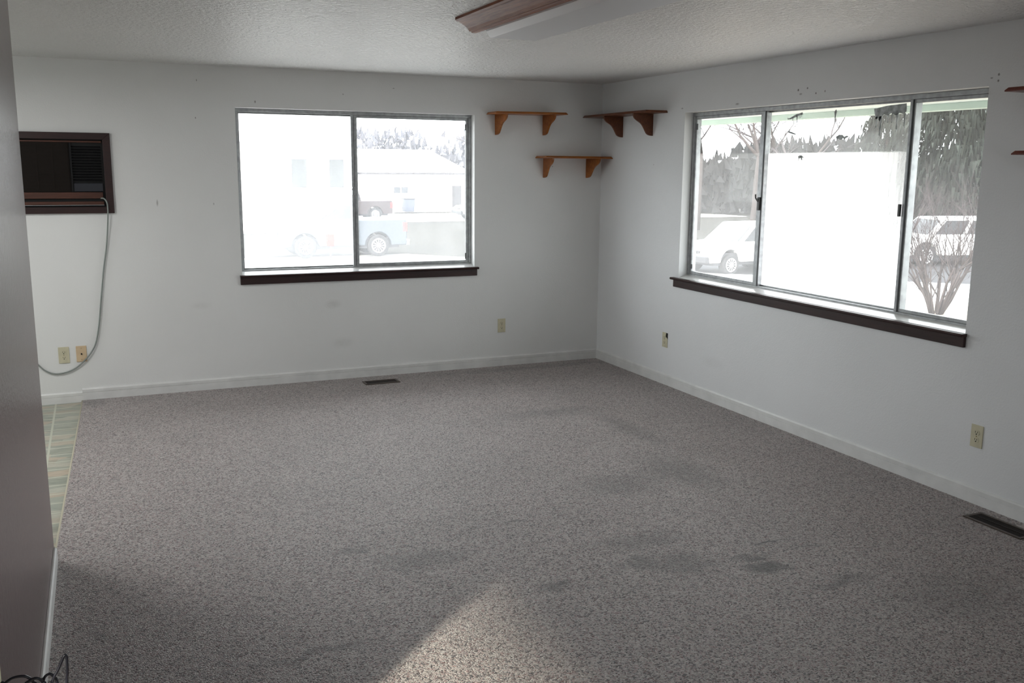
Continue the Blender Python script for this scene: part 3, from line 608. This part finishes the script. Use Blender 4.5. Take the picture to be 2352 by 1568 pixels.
M_tyre = simple('tyre_rubber', (.02, .02, .022, 1), .7, .3)
M_rim = simple('alloy_wheel', (.62, .63, .65, 1), .3, .5, .6)
M_cglass = simple('dark_car_glass', (.02, .022, .026, 1), .12, .25)
M_silver = simple('silver_blue_car_paint', (.060, .070, .085, 1), .35, .5, .4)
M_maroon = simple('maroon_car_paint', (.035, .018, .02, 1), .35, .5)
M_wpaint = simple('white_car_paint', (.72, .73, .74, 1), .3, .5)
M_red = simple('red_lamp_plastic', (.5, .03, .03, 1), .3, .5)
M_blackt = simple('black_bumper_trim', (.03, .03, .035, 1), .5, .4)
M_chrome = simple('chrome_bumper', (.6, .6, .62, 1), .2, .5, .8)
def arch(cx, r, zb, n=10, rev=False): return [(cx+r*math.cos(PI-PI*k/n), zb+r*math.sin(PI-PI*k/n)) for k in range(n+1)]
def vehicle(name, label, cat, loc, rz, paint, L=5.6, Wd=1.95, style='pickup', hoodz=1.15, beltz=1.2, roofz=1.9, r=.40):
    """local +x is forward, z=0 is the ground; detail on every side"""
    t = thing(name, label, cat, loc, rz, 'vehicles parked outside')
    hx = L/2; wf, wr = hx-.95, -hx+1.15 if style == 'pickup' else -hx+.95
    bz = .42
    bedz = beltz if style == 'suv' else beltz+.02
    prof = [(-hx, bz)]+arch(wr, r+.09, bz)+arch(wf, r+.09, bz)+[(hx-.05, bz), (hx, bz+.25), (hx-.04, hoodz-.18), (hx-.22, hoodz-.03), (hx-(.95 if style == 'van' else 1.35), hoodz+.06), (hx-(1.1 if style == 'van' else 1.5), beltz), (-hx+.03, bedz), (-hx, bedz-.1)]
    MB().prism(prof, 1, -Wd/2, Wd/2).build('body', paint, t, .05, 3)
    MB().box(-hx+.3, hx-.3, -Wd/2+.12, Wd/2-.12, bz-.1, bz+.3).build('underbody', M_blackt, t)
    if style == 'pickup': c0, c1 = hx-1.55, -hx+2.0; top0, top1 = hx-2.35, -hx+2.2
    elif style == 'van': c0, c1 = hx-1.0, -hx+.02; top0, top1 = hx-1.7, -hx+.25
    else: c0, c1 = hx-1.3, -hx+.02; top0, top1 = hx-2.1, -hx+.35
    ins = .17
    lo = [(c0, -Wd/2+.05), (c0, Wd/2-.05), (c1, Wd/2-.05), (c1, -Wd/2+.05)]; hi = [(top0, -Wd/2+ins), (top0, Wd/2-ins), (top1, Wd/2-ins), (top1, -Wd/2+ins)]
    MB().prism(lo, 2, beltz-.03, roofz, hi).build('cab', paint, t, .06, 3)
    def onside(fx0, fx1, z0, z1, s_, off=.012):   # quad slab on the sloping side of the cab
        def pt(f, zf, o=0):
            xb = c0+(c1-c0)*f; xt = top0+(top1-top0)*f; x_ = xb+(xt-xb)*zf
            y_ = (Wd/2-.05)+((Wd/2-ins)-(Wd/2-.05))*zf; return (x_, s_*(y_+o), beltz+(roofz-beltz)*zf)
        a = [pt(fx0, z0, off), pt(fx1, z0, off), pt(fx1, z1, off), pt(fx0, z1, off), pt(fx0, z0, -.01), pt(fx1, z0, -.01), pt(fx1, z1, -.01), pt(fx0, z1, -.01)]
        return a
    F = [(0, 1, 2, 3), (7, 6, 5, 4), (0, 4, 5, 1), (1, 5, 6, 2), (2, 6, 7, 3), (3, 7, 4, 0)]
    cuts = [(.06, .47), (.52, .93)] if style == 'pickup' else [(.05, .32), (.36, .62), (.66, .95)]
    for s_ in (1, -1):
        for a, b in cuts: MB().add(onside(a, b, .1, .86, s_), F).build('side_window', M_cglass, t)
    def onend(front):
        xb, xt = (c0, top0) if front else (c1, top1); sg = 1 if front else -1; out = []
        for o in (.012, -.01):
            for (yy, zf) in ((-.86, .1), (.86, .1), (.86, .88), (-.86, .88)):
                hw = (Wd/2-.05)+((Wd/2-ins)-(Wd/2-.05))*zf
                out.append((xb+(xt-xb)*zf+sg*o, yy*hw, beltz+(roofz-beltz)*zf))
        return out
    MB().add(onend(True), F).build('windshield', M_cglass, t); MB().add(onend(False), F).build('rear_window', M_cglass, t)
    for cx in (wf, wr):
        for s_ in (1, -1):
            wh = bpy.data.objects.new('wheel', None)
            m_ = MB().cyl((0, -.13, 0), (0, 1, 0), r, .26, 28, smooth=False); wo = m_.build('wheel', M_tyre, t, .03, 2); wo.location = (cx, s_*(Wd/2-.12), r)
            m_ = MB().cyl((0, s_*.10, 0), (0, s_, 0), r*.60, .035, 24)
            rim = MB()
            for k in range(12):
                a = 2*PI*k/12
                rim.add([(math.cos(a-.09)*.06, s_*.14, math.sin(a-.09)*.06), (math.cos(a+.09)*.06, s_*.14, math.sin(a+.09)*.06), (math.cos(a+.07)*r*.58, s_*.135, math.sin(a+.07)*r*.58), (math.cos(a-.07)*r*.58, s_*.135, math.sin(a-.07)*r*.58)], [(0, 1, 2, 3)])
                rim.add([(math.cos(a-.09)*.06, s_*.12, math.sin(a-.09)*.06), (math.cos(a+.09)*.06, s_*.12, math.sin(a+.09)*.06), (math.cos(a+.07)*r*.58, s_*.12, math.sin(a+.07)*r*.58), (math.cos(a-.07)*r*.58, s_*.12, math.sin(a-.07)*r*.58)], [(3, 2, 1, 0)])
            n = 28
            ring = [(math.cos(2*PI*k/n)*q, s_*yy, math.sin(2*PI*k/n)*q) for q, yy in ((r*.57, .136), (r*.66, .136), (r*.66, .12), (r*.57, .12)) for k in range(n)]
            rim.add(ring, [(j*n+k, j*n+(k+1) % n, ((j+1) % 4)*n+(k+1) % n, ((j+1) % 4)*n+k) for j in range(4) for k in range(n)])
            rim.cyl((0, s_*.12, 0), (0, s_, 0), .07, .022, 12)
            rim.build('rim', M_rim, wo)
            bpy.data.objects.remove(wh)
    for s_ in (1, -1):
        MB().box(-hx-.012, -hx+.16, s_*(Wd/2-.18), s_*(Wd/2+.008), bedz-.48, bedz-.12).build('tail_light', M_red, t, .02)
        MB().box(hx-.16, hx+.01, s_*(Wd/2-.42), s_*(Wd/2-.03), hoodz-.38, hoodz-.18).build('headlight', M_chrome, t, .02)
    MB().box(-hx-.12, -hx+.05, -Wd/2+.03, Wd/2-.03, bz+.0, bz+.20).build('rear_bumper', M_chrome if style == 'pickup' else M_blackt, t, .03)
    MB().box(hx-.1, hx+.1, -Wd/2+.03, Wd/2-.03, bz+.0, bz+.22).build('front_bumper', M_chrome if style == 'pickup' else M_blackt, t, .03)
    MB().box(hx-.05, hx+.02, -.5, .5, bz+.28, hoodz-.18).build('front_grille', M_blackt, t, .01)
    return t
vehicle('pickup_truck', 'silver pickup parked outside the left window, alloy rear wheel showing', 'truck', (4.45, 28.9, GZ), PI, M_silver, L=4.9, beltz=1.40, hoodz=1.35, roofz=2.02, r=.42)
vehicle('pickup_truck', 'maroon pickup parked further off behind the silver one', 'truck', (10.7, 52.6, GZ), PI, M_maroon, L=5.3, beltz=1.25, roofz=1.92)
vehicle('parked_car', 'white car at the right edge of the left window, by the garage', 'car', (19.9, 51.0, GZ), PI, M_wpaint, L=4.7, style='suv', roofz=1.6, beltz=1.0, hoodz=.95, r=.34)
vehicle('parked_car', 'white utility vehicle seen from its front corner through the far sash of the large window', 'car', (15.9, 18.9, GZ), math.radians(186), M_wpaint, L=4.4, style='suv', roofz=1.64, beltz=1.02, hoodz=.98, r=.34)
vehicle('parked_car', 'white high-roofed vehicle behind the bare shrub, seen through the near sash', 'car', (25.1, 18.3, GZ-.02), math.radians(168), M_wpaint, L=5.3, style='van', roofz=1.76, beltz=1.12, hoodz=1.05, r=.41)

# garage house across the street
M_side = simple('white_house_siding', S(226, 226, 222), .8, .2, nscale=2, namt=.04)
M_snow = simple('pale_roof_shingles', S(222, 223, 226), .9, .2, nscale=2, namt=.05)
M_gutter = simple('grey_gutter', S(62, 60, 64), .6, .3, nscale=3, namt=.25)
M_pane = simple('dark_house_window', (.05, .055, .065, 1), .2, .5)
M_blind = simple('pale_window_blind', S(60, 64, 66), .7, .2)
t = thing('garage_building', 'white house with garage door and pale roof across the street', 'house', (14.5, 62, GZ))
MB().box(-8, 7.9, 0, 8, 0, 2.86).build('wall', M_side, t)
MB().add([(-8.4, -.5, 2.92), (8.3, -.5, 2.92), (8.3, 8.5, 2.92), (-8.4, 8.5, 2.92), (-4, 4, 4.75), (6.2, 4, 4.75)], [(0, 1, 5, 4), (1, 2, 5), (2, 3, 4, 5), (3, 0, 4), (0, 3, 2, 1)]).build('roof', M_snow, t)
MB().box(-8.45, 8.35, -.56, -.5, 2.84, 2.98).build('gutter', M_gutter, t)
wn = MB().box(1.9, 3.2, -.08, 0, 1.35, 2.0).build('window', M_side, t)
MB().box(2.0, 2.5, -.1, -.07, 1.45, 1.9).box(2.6, 3.1, -.1, -.07, 1.45, 1.9).build('pane', M_pane, wn)
MB().box(3.76, 6.4, -.04, 0, 0, 2.1).box(3.76, 6.4, -.06, -.04, .5, .52).box(3.76, 6.4, -.06, -.04, 1.0, 1.02).box(3.7, 6.46, -.07, 0, 2.1, 2.14).build('garage_door', M_side, t)
MB().box(6.7, 7.45, -.03, .02, 0, 2.0).build('open_doorway', M_gutter, t)
tb = thing('wheeled_bin', 'dark wheeled bin standing against the white garage wall', 'bin', (17.45, 61.4, GZ))
MB().prism([(-.36, .08), (.36, .08), (.44, 1.0), (-.44, 1.0)], 1, -.35, .35).build('bin_body', simple('dark_blue_bin', (.05, .06, .09, 1), .6), tb, .03)
MB().box(-.47, .47, -.4, .4, 1.0, 1.08).build('lid', M_blackt, tb, .03)
# white neighbour house in the left lite
t = thing('neighbour_house', 'white neighbouring house with two blind-covered windows in the left pane', 'house', (4.6, 42, GZ))
MB().box(-7, 3.75, 0, 7, 0, 4.6).build('wall', M_side, t)
MB().prism([(-7.4, 4.55), (4.15, 4.55), (4.15, 4.72), (-1.6, 7.0), (-7.4, 4.72)], 1, -.5, 7.5).build('roof', M_snow, t)
for x0, x1 in ((.55, 1.32), (2.5, 3.26)):
    wn = MB().box(x0-.06, x1+.06, -.06, 0, 2.26, 3.82).build('window', M_side, t)
    m_ = MB().box(x0, x1, -.065, -.06, 2.32, 3.76)
    for k in range(16): m_.box(x0+.02, x1-.02, -.09, -.065, 2.35+k*.09, 2.40+k*.09)
    m_.build('blind', M_blind, wn)
t = thing('post_box', 'small red box on a grey post beyond the hazy left pane', 'box', (3.580, 26.6, GZ))
MB().box(-.13, .13, -.1, .1, 0.558, 0.989).build('box', simple('red_painted_metal', (.30, .012, .006, 1), .7, .1), t, .02)
MB().box(-.03, .03, -.03, .03, 0, 0.558).build('post', M_gutter, t)
# brick house far right
t = thing('brick_house', 'brick-red house mostly hidden behind the conifer at the right', 'house', (50.5, 33.4, GZ), math.radians(40))
MB().box(-5, 5, -4, 4, 0, 2.6).build('wall', simple('red_brick', S(150, 84, 66), .9, .1, nscale=6, namt=.15), t)
MB().prism([(-4.6, 2.6), (4.6, 2.6), (0, 4.4)], 0, -5.4, 5.4).build('roof', M_road, t)

# ------------ vegetation
M_bark = simple('grey_brown_bark', S(66, 60, 60), .95, .1, nscale=12, namt=.2)
M_twig = simple('grey_twigs', S(68, 62, 64), .95, .1)
M_need = simple('grey_green_needles', S(40, 44, 41), .9, .1, nscale=1.3, namt=.48)
M_hedge = simple('dull_winter_foliage', S(46, 46, 48), .95, .1, nscale=1.5, namt=.25)
def bare_tree(name, label, cat, loc, h, r0, seed, levels=4, spread=.55, group=None, stems=1, mat=M_bark, lean=0.12):
    rnd = random.Random(seed); t = thing(name, label, cat, loc, 0, group); tr = MB(); tw = MB()
    def grow(p, d, ln, r, lv):
        pts = [p]; q = p.copy(); dd = d.copy()
        for k in range(3):
            dd = (dd+Vector((rnd.uniform(-1, 1), rnd.uniform(-1, 1), rnd.uniform(-.3, .5)))*.16).normalized(); q = q+dd*ln/3; pts.append(q.copy())
        (tr if lv >= levels-1 else tw).tube(pts, r, 6 if lv > 1 else 3, True, r*.55)
        if lv <= 0: return
        for k in range(3 if lv > 1 else 4):
            ax = Vector((rnd.uniform(-1, 1), rnd.uniform(-1, 1), rnd.uniform(-.2, .6))).normalized()
            nd = (dd*(1-spread)+ax*spread).normalized(); st = pts[rnd.choice((1, 2, 3, 3))]
            grow(st, nd, ln*rnd.uniform(.55, .8), r*.5, lv-1)
    for s_ in range(stems):
        a = 2*PI*s_/stems+rnd.uniform(-.4, .4); k = lean if stems == 1 else .38
        base = Vector((math.cos(a)*.12, math.sin(a)*.12, 0)) if stems > 1 else Vector((0, 0, 0))
        grow(base, Vector((math.cos(a)*k, math.sin(a)*k, 1)).normalized(), h*.42, r0, levels)
    tr.build('trunk', mat, t); tw.build('branches', M_twig if mat is M_bark else mat, t); return t
TG = 'bare trees beyond the large window'
def conifer(name, label, loc, h, R, seed, dens=1.0, mat=M_need, z0=.8):
    rnd = random.Random(seed); t = thing(name, label, 'tree', loc, 0, None)
    MB().tube([(0, 0, 0), (0.05, 0, h*.5), (0, 0, h)], .22, 8, True, .03).build('trunk', M_bark, t)
    f = MB(); n = int(420*dens)
    for k in range(n):
        u = rnd.random()**.8; z = z0+(h-z0)*u; rr = R*(1-u)**.75*rnd.uniform(.7, 1.05)+.15; a = rnd.uniform(0, 2*PI)
        dx, dy = math.cos(a), math.sin(a); drop = rr*rnd.uniform(.25, .5); px = (-dy, dx)
        for j in range(14):
            q = .25+.75*j/13*rnd.uniform(.85, 1.1); bx, by, bz_ = dx*rr*q, dy*rr*q, z-drop*q*q+rnd.uniform(-.08, .08)
            w_ = rnd.uniform(.025, .085); ln = rnd.uniform(.25, .7); o = rnd.uniform(-.35, .35)*rr*.35
            bx += px[0]*o; by += px[1]*o; a2 = rnd.uniform(0, PI); cx, cy = math.cos(a2)*w_, math.sin(a2)*w_
            f.add([(bx-cx, by-cy, bz_), (bx+cx, by+cy, bz_), (bx+dx*.12+rnd.uniform(-.1, .1), by+dy*.12+rnd.uniform(-.1, .1), bz_-ln)], [(0, 1, 2)])
    f.build('foliage', mat, t); return t
conifer('conifer_tree', 'large drooping grey-green conifer behind the parked white vehicle', (31.4, 23.9, GZ), 12.0, 5.0, 3, 3.0)
conifer('conifer_tree', 'smaller drooping conifer left of the large one, behind the middle pane', (40.5, 37.4, GZ), 9.6, 3.2, 4, 1.3)
bare_tree('bare_tree', 'bare branching tree at the far end of the large window', 'tree', (27.3, 38.0, GZ), 10.5, .22, 11, 4, .5, TG)
bare_tree('bare_tree', 'bare forked tree beside the first mullion of the large window', 'tree', (27.4, 33.2, GZ), 9.8, .2, 12, 4, .5, TG)
bare_tree('bare_tree', 'bare tree just right of the first mullion of the large window', 'tree', (33.6, 39.0, GZ), 9.5, .2, 15, 4, .52, TG)
bare_tree('bare_tree', 'thin bare tree in the left third of the middle pane', 'tree', (23.7, 26.0, GZ), 7.6, .16, 17, 4, .5, TG)
bare_tree('bare_shrub', 'multi-stemmed bare shrub close outside the near sash of the large window', 'shrub', (14.2, 8.95, GZ), 3.1, .032, 21, 4, .40, None, 20, M_bark)
def thicket(label, a, b, h, seed, n, mat=M_hedge, dep=2.0):
    rnd = random.Random(seed); f = MB(); a = Vector(a); b = Vector(b)
    for k in range(n):
        u = rnd.random(); p = a.lerp(b, u)+Vector((rnd.uniform(-dep, dep), rnd.uniform(-dep, dep), 0))
        top = h*(.82+.18*math.sin(u*23)+.08*math.sin(u*71)); z = rnd.random()*top; w_ = rnd.uniform(.15, .4); an = rnd.uniform(0, PI)
        cx, cy = math.cos(an)*w_, math.sin(an)*w_; hh_ = rnd.uniform(.4, 1.1)
        f.add([(p.x-cx, p.y-cy, z), (p.x+cx, p.y+cy, z+rnd.uniform(-.2, .2)), (p.x+rnd.uniform(-.3, .3), p.y+rnd.uniform(-.3, .3), z+hh_)], [(0, 1, 2)])
    o = f.build('thicket', mat); o.location = (0, 0, GZ); return tag(o, label, 'thicket', None, 'stuff')
thicket('dull thicket of trees closing the view beyond the large window', (30, 62, 0), (78, 31, 0), 5.2, 31, 17000, dep=2.4)
thicket('faint treeline behind the garage house roof', (12, 84, 0), (42, 78, 0), 6.6, 32, 4200, simple('far_grey_foliage', S(92, 92, 100), .95, .1), 2.0)
bare_tree('bare_tree', 'faint bare tree at the top right of the left window', 'tree', (27.6, 72, GZ), 10.5, .2, 41, 4, .55, None)

# cables: stiff loops that rise from the floor beside the partition
cable([(-4.300, -5.55, .006), (-4.296, -5.50, .12), (-4.292, -5.42, .40), (-4.290, -5.40, .60), (-4.286, -5.40, .633), (-4.274, -5.40, .656), (-4.263, -5.40, .680), (-4.258, -5.40, .684), (-4.2565, -5.40, .672), (-4.258, -5.40, .640), (-4.261, -5.40, .600), (-4.268, -5.42, .35), (-4.27, -5.46, .08), (-4.27, -5.52, .006)], .0031)
cable([(-4.385, -5.60, .006), (-4.390, -5.52, .15), (-4.389, -5.42, .45), (-4.384, -5.40, .630), (-4.376, -5.40, .645), (-4.361, -5.40, .654), (-4.343, -5.40, .654), (-4.332, -5.40, .648), (-4.324, -5.40, .636), (-4.318, -5.40, .60), (-4.318, -5.42, .35), (-4.32, -5.50, .006)], .0031)
cable([(-4.350, -5.62, .006), (-4.348, -5.50, .20), (-4.346, -5.41, .58), (-4.342, -5.405, .631), (-4.329, -5.405, .643), (-4.316, -5.405, .646), (-4.306, -5.405, .634), (-4.300, -5.41, .60), (-4.298, -5.43, .30), (-4.30, -5.54, .006)], .0031)
cable([(-4.315, -5.66, .006), (-4.310, -5.50, .25), (-4.307, -5.40, .60), (-4.305, -5.395, .630), (-4.301, -5.395, .641), (-4.293, -5.395, .645), (-4.286, -5.395, .640), (-4.279, -5.395, .622), (-4.276, -5.40, .55), (-4.28, -5.45, .20), (-4.285, -5.56, .006)], .0029)
